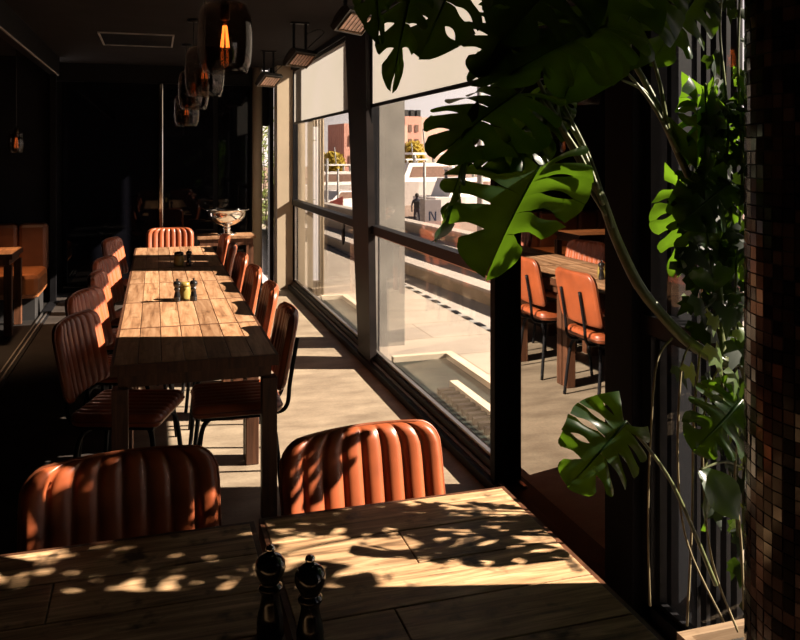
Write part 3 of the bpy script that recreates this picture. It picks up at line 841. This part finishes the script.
# bare petioles along the upper stem
for (a, b) in (((603,205,1.97), (540,98,1.93)), ((612,228,1.98), (562,102,1.97)), ((598,190,1.96), (552,100,1.99)), ((590,182,1.97), (556,124,2.0))):
    A, B = P(*a), P(*b)
    attach(MB().tube([A, (A+B)*.5+Vector((.012, 0, .008)), B], [.006, .005, .0035], 7, sub=6), 'petiole', M['stem'])
for (a, b) in (((678,152,2.06), (618,62,2.0)), ((668,130,2.05), (640,25,2.02)), ((655,106,2.05), (622,80,2.0))):
    A, B = P(*a), P(*b)
    attach(MB().tube([A, (A+B)*.5+Vector((.01, 0, .01)), B], [.006, .005, .003], 7, sub=6), 'petiole', M['stem'])
ROOTS = [[(672,338,1.98), (657,362,1.94), (651,430,1.92), (648,520,1.91), (650,606,1.90)],
         [(690,345,1.99), (681,372,1.95), (678,470,1.93), (688,545,1.92), (724,622,1.90)],
         [(700,350,1.99), (694,420,1.96), (692,520,1.95), (687,626,1.93)],
         [(722,362,2.0), (706,400,1.96), (703,470,1.95), (712,560,1.93), (738,632,1.90)],
         [(744,392,1.99), (735,470,1.95), (741,540,1.93), (744,610,1.90)]]
for r in ROOTS: attach(MB().tube([P(*q) for q in r], .0028, 6, sub=6), 'aerial_root', M['root'])

# ivy climbing between the pillar and the window
iv = tag(empty('ivy_plant', (PX+.06, PY-.03, .42)), 'leafy ivy climbing in front of the batten screen beside the tiled pillar', 'plant')
off = Vector(iv.location)
VINES = [[(741,560,1.98), (738,420,2.0), (735,300,2.02), (742,180,2.03), (738,60,2.04), (742,-40,2.05)],
         [(738,520,1.99), (722,380,2.02), (712,260,2.05), (728,140,2.08), (720,30,2.1), (725,-30,2.1)],
         [(745,540,1.98), (750,330,2.05), (748,150,2.1), (752,-30,2.1)]]
vm = []
for vpts in VINES:
    pts = [Vector((PX+.06, PY-.03, .42))]+[P(*q) for q in vpts]
    sp, _ = spline(pts, [1]*len(pts), 14); vm.append(sp)
    mb = MB().tube(sp, .0035, 6)
    for v in mb.v: v -= off
    mb.build('vine', M['stem'], iv, fix=False)
def ivy_leaf(m, c, size, N, up):
    Y = up - N*up.dot(N)
    if Y.length < 1e-3: return
    Y.normalize(); X = Y.cross(N)
    pts = [(0, -.05), (.28, -.28), (.5, -.08), (.36, .12), (.42, .42), (.2, .42), (0, .95), (-.2, .42), (-.42, .42), (-.36, .12), (-.5, -.08), (-.28, -.28)]
    vs = [c] + [c+X*(x*size)+Y*(y*size)+N*(-.18*size*(x*x*4+max(0, y)**2)) for x, y in pts]
    n = len(pts)
    m.add(vs, [(0, 1+i, 1+(i+1) % n) for i in range(n)], 0, True)
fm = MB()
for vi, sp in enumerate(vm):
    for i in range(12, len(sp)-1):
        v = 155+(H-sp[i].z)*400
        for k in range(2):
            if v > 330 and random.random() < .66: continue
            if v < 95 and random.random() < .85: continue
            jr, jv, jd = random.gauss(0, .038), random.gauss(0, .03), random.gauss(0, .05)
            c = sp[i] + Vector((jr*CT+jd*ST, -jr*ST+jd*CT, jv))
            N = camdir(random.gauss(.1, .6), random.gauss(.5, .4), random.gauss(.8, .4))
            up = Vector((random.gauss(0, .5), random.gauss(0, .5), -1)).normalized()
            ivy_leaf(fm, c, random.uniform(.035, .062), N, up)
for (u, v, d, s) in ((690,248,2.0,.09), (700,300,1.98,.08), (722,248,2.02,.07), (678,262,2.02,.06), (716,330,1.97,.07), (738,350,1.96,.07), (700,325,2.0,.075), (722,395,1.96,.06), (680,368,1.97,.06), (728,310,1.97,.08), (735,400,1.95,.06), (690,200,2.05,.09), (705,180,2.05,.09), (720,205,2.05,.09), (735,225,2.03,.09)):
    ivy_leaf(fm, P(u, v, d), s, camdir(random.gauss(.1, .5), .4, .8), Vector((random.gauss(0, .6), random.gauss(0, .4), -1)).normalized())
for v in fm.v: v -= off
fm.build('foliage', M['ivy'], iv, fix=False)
ym = MB()  # scattered leaves in the brighter green that stands in for sun
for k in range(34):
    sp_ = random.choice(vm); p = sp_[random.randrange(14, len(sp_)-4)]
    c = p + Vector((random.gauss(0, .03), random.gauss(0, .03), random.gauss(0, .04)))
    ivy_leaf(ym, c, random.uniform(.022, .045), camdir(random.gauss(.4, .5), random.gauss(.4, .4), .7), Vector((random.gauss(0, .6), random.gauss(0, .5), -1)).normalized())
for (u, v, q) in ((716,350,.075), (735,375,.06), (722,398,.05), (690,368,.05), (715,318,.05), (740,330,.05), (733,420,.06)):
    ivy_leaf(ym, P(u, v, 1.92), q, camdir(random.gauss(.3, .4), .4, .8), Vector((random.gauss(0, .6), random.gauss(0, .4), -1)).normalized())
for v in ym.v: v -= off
ym.build('painted_sunlit_leaves', M['sunlit_ivy'], iv, fix=False)

# ------------------------------------------------------------------ outside the windows
struct(boxo('ground_terrace', (1.75, -12, -.35), (3.05, 30, 0), M['paving']))
g = bpy.data.objects['ground_terrace']
R8 = Matrix.Translation((3.33, 10.6, 0)) @ Matrix.Rotation(math.radians(4), 4, 'Z')
st = struct(empty('ground_steps', (0, 0, 0)))
MB().box((3.055, -12, -.35), (3.6, 30, -.004)).build('lower_paving', M['step'], st)
for i in range(3):
    x0 = i*.50; z1 = .17*(i+1); dp = (1.0, .5, .22)[i]
    MB().box((x0, -22, -.35), (x0+dp, 20, z1-.035), mtx=R8).build('riser', M['riser'], st)
    MB().box((x0-.012, -22, z1-.035), (x0+dp, 20, z1), mtx=R8).build('tread', M['step'], st)
struct(boxo('ground_quay', (5.0, -60, -2.4), (220, 260, -2.1), M['quay']))
# narrow drain between paving and steps
t = tag(empty('drain_channel', (3.02, 8, 0)), 'thin dark drain line in the pale paving before the steps', 'drain')
boxo('channel', (-.028, -14, -.05), (.028, 16, .002), M['grey'], t)
m = MB()
for i in range(60): m.box((-.03, -6+i*.32, .002), (.03, -6+i*.32+.17, .007))
m.build('cover', M['black_steel'], t)
# planting troughs against the glass
def trough(x0, x1, y0, y1, label):
    t = tag(empty('gravel_trough', (x0, y0, 0)), label, 'trough', 'low troughs outside the glass')
    boxo('gravel', (0, 0, 0), (x1-x0, y1-y0, .012), M['trough'], t)
    k = MB(); k.box((x1-x0, -.06, 0), (x1-x0+.07, y1-y0+.06, .055)); k.box((0, y1-y0, 0), (x1-x0, y1-y0+.06, .055))
    k.build('kerb', M['cream'], t)
    return t
trough(1.80, 2.24, 3.0, 6.05, 'low dark gravel trough outside the glass below the wide window')
trough(1.80, 2.04, 6.95, 8.9, 'low dark gravel trough outside the glass below the far window')
t = tag(empty('slatted_grate', (1.88, 3.6, .012)), 'pale slatted grate lying in the gravel trough outside the wide window', 'grate')
boxo('rail', (.09, 0, 0), (.15, 1.65, .06), M['cream'], t)
m = MB()
for i in range(18): m.box((-.03, i*.09, 0), (.09, i*.09+.04, .04))
m.build('slat', M['post_steel'], t)

struct(boxo('column_1', (1.765, 6.62, 0), (2.07, 6.98, 3.4), M['column']), 'grey concrete column outside the wide window', 'column')
c2 = struct(boxo('column_2', (1.765, 9.25, 0), (1.90, 9.6, 3.4), M['pier']), 'beige fluted column outside the far window', 'column')
m = MB()
for i in range(4): m.tube([(1.78+i*.035, 9.25, 0), (1.78+i*.035, 9.25, 3.4)], .010, 8)
m.build('flute', M['pier'], c2)

# batten screen outside the third window
t = tag(empty('batten_screen', (1.80, 2.2, 0)), 'screen of upright black battens outside, behind the ivy', 'screen')
m = MB()
for i in range(6):
    y = .225-.050*i
    m.box((0, y-.020, 0), (.022, y+.010, 3.0))
m.build('slat', M['black_steel'], t)
m = MB(); m.box((.022, -.06, .1), (.04, .3, .16)); m.box((.022, -.06, 2.6), (.04, .3, 2.66)); m.build('rail', M['black_steel'], t)

# bamboo in a pot at the far corner
def clump(name, loc, n, h, spread, size, m_, label, potr=.16, poth=.45, stems=5):
    t = tag(empty(name, loc), label, 'plant')
    if potr: MB().lathe([(0, 0), (potr*.8, 0), (potr, poth), (potr*.9, poth), (potr*.85, poth-.04), (0, poth-.04)], 20).build('pot', M['soft_black'], t)
    s = MB()
    for i in range(stems):
        a = i*2*PI/stems; s.tube([(.3*spread*math.cos(a), .3*spread*math.sin(a), poth-.05), (.5*spread*math.cos(a), .5*spread*math.sin(a), h*.6), (.7*spread*math.cos(a), .7*spread*math.sin(a), h)], .007, 6)
    s.build('stem', M['bark'], t)
    f = MB()
    for i in range(n):
        z = random.uniform(poth+.05, h); r = spread*math.sqrt(random.random()); a = random.uniform(0, 2*PI)
        c = Vector((r*math.cos(a), r*math.sin(a), z)); dr = Vector((math.cos(a)+random.gauss(0, .6), math.sin(a)+random.gauss(0, .6), random.uniform(-1.2, .3))).normalized()
        N = Vector((random.gauss(0, 1), random.gauss(0, 1), 1)).normalized(); X = dr.cross(N)
        if X.length < .1: continue
        X.normalize(); L = size*random.uniform(.6, 1.2)
        f.add([c, c+dr*L*.4+X*L*.10, c+dr*L, c+dr*L*.4-X*L*.10], [(0, 1, 2, 3)])
    f.build('foliage', m_, t, fix=False)
    return t
clump('potted_bamboo', (1.56, 11.15, 0), 900, 2.3, .30, .14, M['hedge'], 'sunlit leafy plant in a dark pot beyond the end of the windows', .16, .62)

# ------------------------------------------------------------------ far things beyond the quay
def W(u, v, d): return P(u, v, d)
QZ = -2.1
def place(u, d):
    p = P(u, 155, d); return Vector((p.x, p.y, QZ))
def building(u, d, wx, wy, h, m_, label, rows, cols, tanks=False, rz=None):
    loc = place(u, d)
    t = tag(empty('apartment_building', loc, -TH if rz is None else rz), label, 'building')
    boxo('wall', (0, 0, 0), (wx, wy, h), m_, t)
    boxo('side_wall', (wx, .02, 0), (wx*2.6, wy, h*.985), M['brick_sunlit'], t)
    for r in range(rows):
        for c in range(cols):
            x = wx*(.10+.8*(c+.25)/cols); z = h-1.8-r*3.0
            boxo('window', (x, -.12, z-1.5), (x+wx*.8/cols*.5, .02, z), M['tinted'], t)
    if tanks:
        for k in range(3): boxo('roof_tank', (wx*(.05+.36*k), .5, h), (wx*(.05+.36*k)+wx*.22, 3, h+1.4), M['soft_black'], t)
    return t
building(405, 170, 3.9, 8, 12.0, M['brick'], 'red brick building beyond the harbour, seen through the wide window', 4, 2, True, .1)
building(344, 120, 4.0, 8, 8.5, M['brick'], 'brick balcony block beyond the harbour, seen through the far window', 3, 2, False, .1)
def tree(u, d, h, r, label):
    t = tag(empty('autumn_tree', place(u, d)), label, 'tree', 'autumn trees by the harbour')
    MB().tube([(0, 0, 0), (.1, 0, h*.5), (0, .1, h*.8)], [.22, .16, .06], 8).build('trunk', M['bark'], t)
    f = MB()
    for i in range(1500):
        a, b = random.uniform(0, 2*PI), math.acos(random.uniform(-1, 1)); q = r*random.random()**.4
        c = Vector((q*math.sin(b)*math.cos(a), q*math.sin(b)*math.sin(a), h-r*.9+q*math.cos(b)*1.1)); s = random.uniform(.16, .4)
        X = Vector((random.gauss(0, 1), random.gauss(0, 1), random.gauss(0, 1))).normalized(); Y = X.orthogonal().normalized()
        f.add([c-X*s, c-Y*s*.6, c+X*s, c+Y*s*.6], [(0, 1, 2, 3)])
    f.build('crown', M['autumn'], t, fix=False)
tree(413, 120, 5.6, 1.9, 'yellow autumn tree before the red brick building, behind the white yacht')
tree(333, 95, 3.9, 1.4, 'yellow green tree seen through the far window beside the thin pole')

def yacht(u, d, L, label, rz):
    t = tag(empty('motor_yacht', place(u, d), rz), label, 'boat', 'white boats moored in the harbour')
    prof = [(-.5, 0, .14, .0), (-.25, 0, .17, .0), (.1, 0, .16, .0), (.35, 0, .09, .03), (.5, 0, .005, .08)]
    vs = []; fs = []
    for (x, y, w_, s) in prof:
        vs += [(x*L, -w_*L*.62, .0), (x*L+s*L*.2, -w_*L, .17*L+s*L*.25), (x*L+s*L*.2, w_*L, .17*L+s*L*.25), (x*L, w_*L*.62, 0)]
    for i in range(4):
        for k in range(4):
            fs.append((i*4+k, i*4+(k+1) % 4, (i+1)*4+(k+1) % 4, (i+1)*4+k))
    fs += [(0, 1, 2, 3), (19, 18, 17, 16)]
    MB().add(vs, fs).build('hull', M['white'], t)
    c = MB().prism([(-.36*L, .165*L), (.18*L, .165*L), (.06*L, .30*L), (-.30*L, .30*L)], 1, -.11*L, .11*L).build('cabin', M['white'], t)
    MB().prism([(-.30*L, .20*L), (.135*L, .20*L), (.055*L, .275*L), (-.27*L, .275*L)], 1, -.113*L, .113*L).build('window', M['tinted'], c)
    MB().box((-.26*L, -.09*L, .36*L), (.04*L, .09*L, .375*L)).build('flybridge_roof', M['white'], t)
    m = MB()
    for x in (-.24*L, .02*L):
        for y in (-.08*L, .08*L): m.tube([(x, y, .30*L), (x, y, .36*L)], .012*L, 6)
    m.build('post', M['grey'], t)
    MB().tube([(-.1*L, 0, .375*L), (-.12*L, 0, .55*L)], .006*L, 6).build('mast', M['grey'], t)
yacht(437, 62, 10.5, 'large white motor yacht with dark cabin glass behind the quay sign', .22)
yacht(478, 48, 8.0, 'white boat partly hidden behind the large split leaf', .3)
yacht(345, 66, 8.0, 'small white boat seen low through the far window', .2)
yacht(420, 80, 9.0, 'white boat moored beyond the person on the quay', .35)
# person on the quay
def person(u, d):
    loc = place(u, d)
    t = tag(empty('person', loc, -TH), 'person in a dark jacket and backpack standing on the quay outside', 'person')
    bm = bmesh.new(); sk = bm.verts.layers.skin.verify()
    V = {}
    def v(n, co, r):
        q = bm.verts.new(co); q[sk].radius = (r, r*.85); V[n] = q
    v('pel', (0, 0, .95), .15); v('sp', (0, 0, 1.15), .15); v('ch', (0, .01, 1.36), .17); v('nk', (0, 0, 1.50), .06); v('hd', (0, -.02, 1.63), .095); v('tp', (0, -.02, 1.70), .08)
    for s, n in ((-1, 'l'), (1, 'r')):
        v('h'+n, (s*.10, 0, .90), .095); v('k'+n, (s*.13, -.03*s, .49), .062); v('a'+n, (s*.15, .02*s, .08), .045); v('f'+n, (s*.17, -.13, .04), .04)
        v('s'+n, (s*.20, 0, 1.42), .065); v('e'+n, (s*.27, .03, 1.14), .048); v('w'+n, (s*.26, -.05, .92), .035); v('d'+n, (s*.255, -.08, .83), .04)
    E = [('pel', 'sp'), ('sp', 'ch'), ('ch', 'nk'), ('nk', 'hd'), ('hd', 'tp')]
    for n in 'lr': E += [('pel', 'h'+n), ('h'+n, 'k'+n), ('k'+n, 'a'+n), ('a'+n, 'f'+n), ('ch', 's'+n), ('s'+n, 'e'+n), ('e'+n, 'w'+n), ('w'+n, 'd'+n)]
    for a, b in E: bm.edges.new((V[a], V[b]))
    V['pel'][sk].use_root = True
    me = bpy.data.meshes.new('body'); bm.to_mesh(me); bm.free(); me.materials.append(M['cloth'])
    o = bpy.data.objects.new('body', me); COL.objects.link(o); o.parent = t
    o.modifiers.new('skin', 'SKIN').use_smooth_shade = True
    o.modifiers.new('sub', 'SUBSURF').levels = 1
    MB().lathe([(0, -.02), (.085, .0), (.11, .07), (.10, .14), (.06, .18), (0, .19)], 16, (0, -.01, 1.61)).build('hair', M['hair'], t)
    boxo('backpack', (-.15, -.30, 1.02), (.15, -.14, 1.42), M['soft_black'], t, bev=.05)
person(417, 41)
# quay furniture
def upright(name, u, d, h, r, m_, label, cat, grp=None):
    o = MB().tube([(0, 0, 0), (0, 0, h)], r, 8).build(name, m_); o.location = place(u, d); tag(o, label, cat, grp); return o
upright('mooring_pole', 424.5, 39, 3.4, .07, M['grey'], 'thin dark mooring pole beside the person on the quay', 'pole', 'poles on the quay')
upright('mooring_pole', 327, 34, 3.6, .06, M['grey'], 'thin pole rising on the quay beside the beige column', 'pole', 'poles on the quay')
upright('mooring_pole', 338, 44, 3.0, .06, M['grey'], 'thin pole on the quay before the small white boat', 'pole', 'poles on the quay')
upright('lamp_post', 480, 30, 6.5, .12, M['grey'], 'pale lamp post outside the wide window near the large split leaf', 'lamp post')
t = tag(empty('quay_sign', place(433, 34), -TH), 'upright white notice board with blue marks on the quay', 'sign')
boxo('post', (-.55, 0, 0), (-.38, .2, 1.9), M['grey'], t); boxo('board', (-.34, 0, .25), (.34, .12, 1.85), M['signwhite'], t)
m = MB()
m.box((-.18, -.01, .95), (-.11, 0, 1.35)); m.box((.07, -.01, .95), (.14, 0, 1.35)); m.prism([(-.13, 1.35), (-.07, 1.35), (.12, .95), (.06, .95)], 1, -.01, 0)
m.box((-.14, -.01, .45), (.12, 0, .50)); m.box((-.14, -.01, .72), (.12, 0, .77)); m.box((-.14, -.01, .45), (-.08, 0, .77))
m.build('lettering', M['ink'], t)
t = tag(empty('banner_stand', place(332, 36), -TH), 'red slanted fabric banner on the quay seen through the far window', 'banner')
boxo('frame', (-.5, 0, 0), (-.44, .06, 1.9), M['grey'], t)
MB().prism([(-.44, .2), (.5, .5), (.5, 1.9), (-.44, 1.5)], 1, 0, .05).build('fabric', M['redsign'], t)
t = tag(empty('parked_car', place(344, 52), .5), 'small white parked car seen through the far window', 'car')
MB().prism([(-2, .35), (2, .35), (2.05, .8), (1.2, .95), (.6, 1.45), (-1.1, 1.45), (-1.7, .95), (-2.05, .85)], 1, -.85, .85).build('body', M['car'], t)
MB().prism([(-1.4, .98), (1.0, .98), (.52, 1.38), (-1.0, 1.38)], 1, -.86, .86).build('window', M['tinted'], t)
for x in (-1.25, 1.25):
    for y in (-.8, .66): MB().lathe([(0, 0), (.32, 0), (.32, .16), (0, .16)], 18, mtx=Matrix.Translation((x, y+.15, .33)) @ Matrix.Rotation(PI/2, 4, 'X')).build('wheel', M['soft_black'], t)

# ------------------------------------------------------------------ light
sd = Vector((-1, .27, -.64)).normalized()
ld = bpy.data.lights.new('sun', 'SUN'); ld.energy = 21; ld.angle = math.radians(.55); ld.color = (1, .87, .71)
lo = bpy.data.objects.new('sun', ld); COL.objects.link(lo); lo.rotation_euler = sd.to_track_quat('-Z', 'Y').to_euler()
def lamp(loc, e, col=(1, .45, .18), r=.03):
    l = bpy.data.lights.new('bulb_light', 'POINT'); l.energy = e; l.color = col; l.shadow_soft_size = r
    o = bpy.data.objects.new('bulb_light', l); COL.objects.link(o); o.location = loc
l = bpy.data.lights.new('booth_light', 'SPOT'); l.energy = 55; l.color = (1, .55, .28); l.shadow_soft_size = .03; l.spot_size = math.radians(105); l.spot_blend = .7
o = bpy.data.objects.new('booth_light', l); COL.objects.link(o); o.location = (-1.27, 8.4, 1.66)
w = bpy.data.worlds.new('World'); SC.world = w; w.use_nodes = True
nt = w.node_tree; nt.nodes.clear(); N, L = nt.nodes, nt.links
out = N.new('ShaderNodeOutputWorld'); bg = N.new('ShaderNodeBackground')
tc = N.new('ShaderNodeTexCoord'); sp = N.new('ShaderNodeSeparateXYZ'); rp = N.new('ShaderNodeValToRGB')
ge = N.new('ShaderNodeNewGeometry'); ng = N.new('ShaderNodeMath'); ng.operation = 'MULTIPLY'; ng.inputs[1].default_value = -1
L.new(ge.outputs['Incoming'], sp.inputs[0]); L.new(sp.outputs['Z'], ng.inputs[0]); L.new(ng.outputs[0], rp.inputs[0])
e = rp.color_ramp.elements
e[0].position = 0; e[0].color = (1.0, .84, .75, 1); e[1].position = .6; e[1].color = (.036, .046, .072, 1)
q = rp.color_ramp.elements.new(.12); q.color = (.88, .76, .71, 1)
q = rp.color_ramp.elements.new(.26); q.color = (.20, .19, .205, 1)
L.new(rp.outputs[0], bg.inputs[0]); bg.inputs[1].default_value = 1.4
L.new(bg.outputs[0], out.inputs[0])

# ------------------------------------------------------------------ camera
cd = bpy.data.cameras.new('camera'); cam = bpy.data.objects.new('camera', cd); COL.objects.link(cam)
cd.sensor_width = 36; cd.lens = 36; cd.shift_y = -(320-155)/800; cd.clip_start = .05; cd.clip_end = 600
cam.location = (0, 0, H); cam.rotation_euler = (PI/2, 0, -TH)
SC.camera = cam
SC.view_settings.view_transform = 'Standard'; SC.view_settings.look = 'None'; SC.view_settings.gamma = 1
SC.view_settings.use_curve_mapping = False; SC.view_settings.exposure = 0
SC.cycles.use_denoising = True
SC.cycles.max_bounces = 10; SC.cycles.diffuse_bounces = 1; SC.cycles.transparent_max_bounces = 16; SC.cycles.sample_clamp_indirect = 6
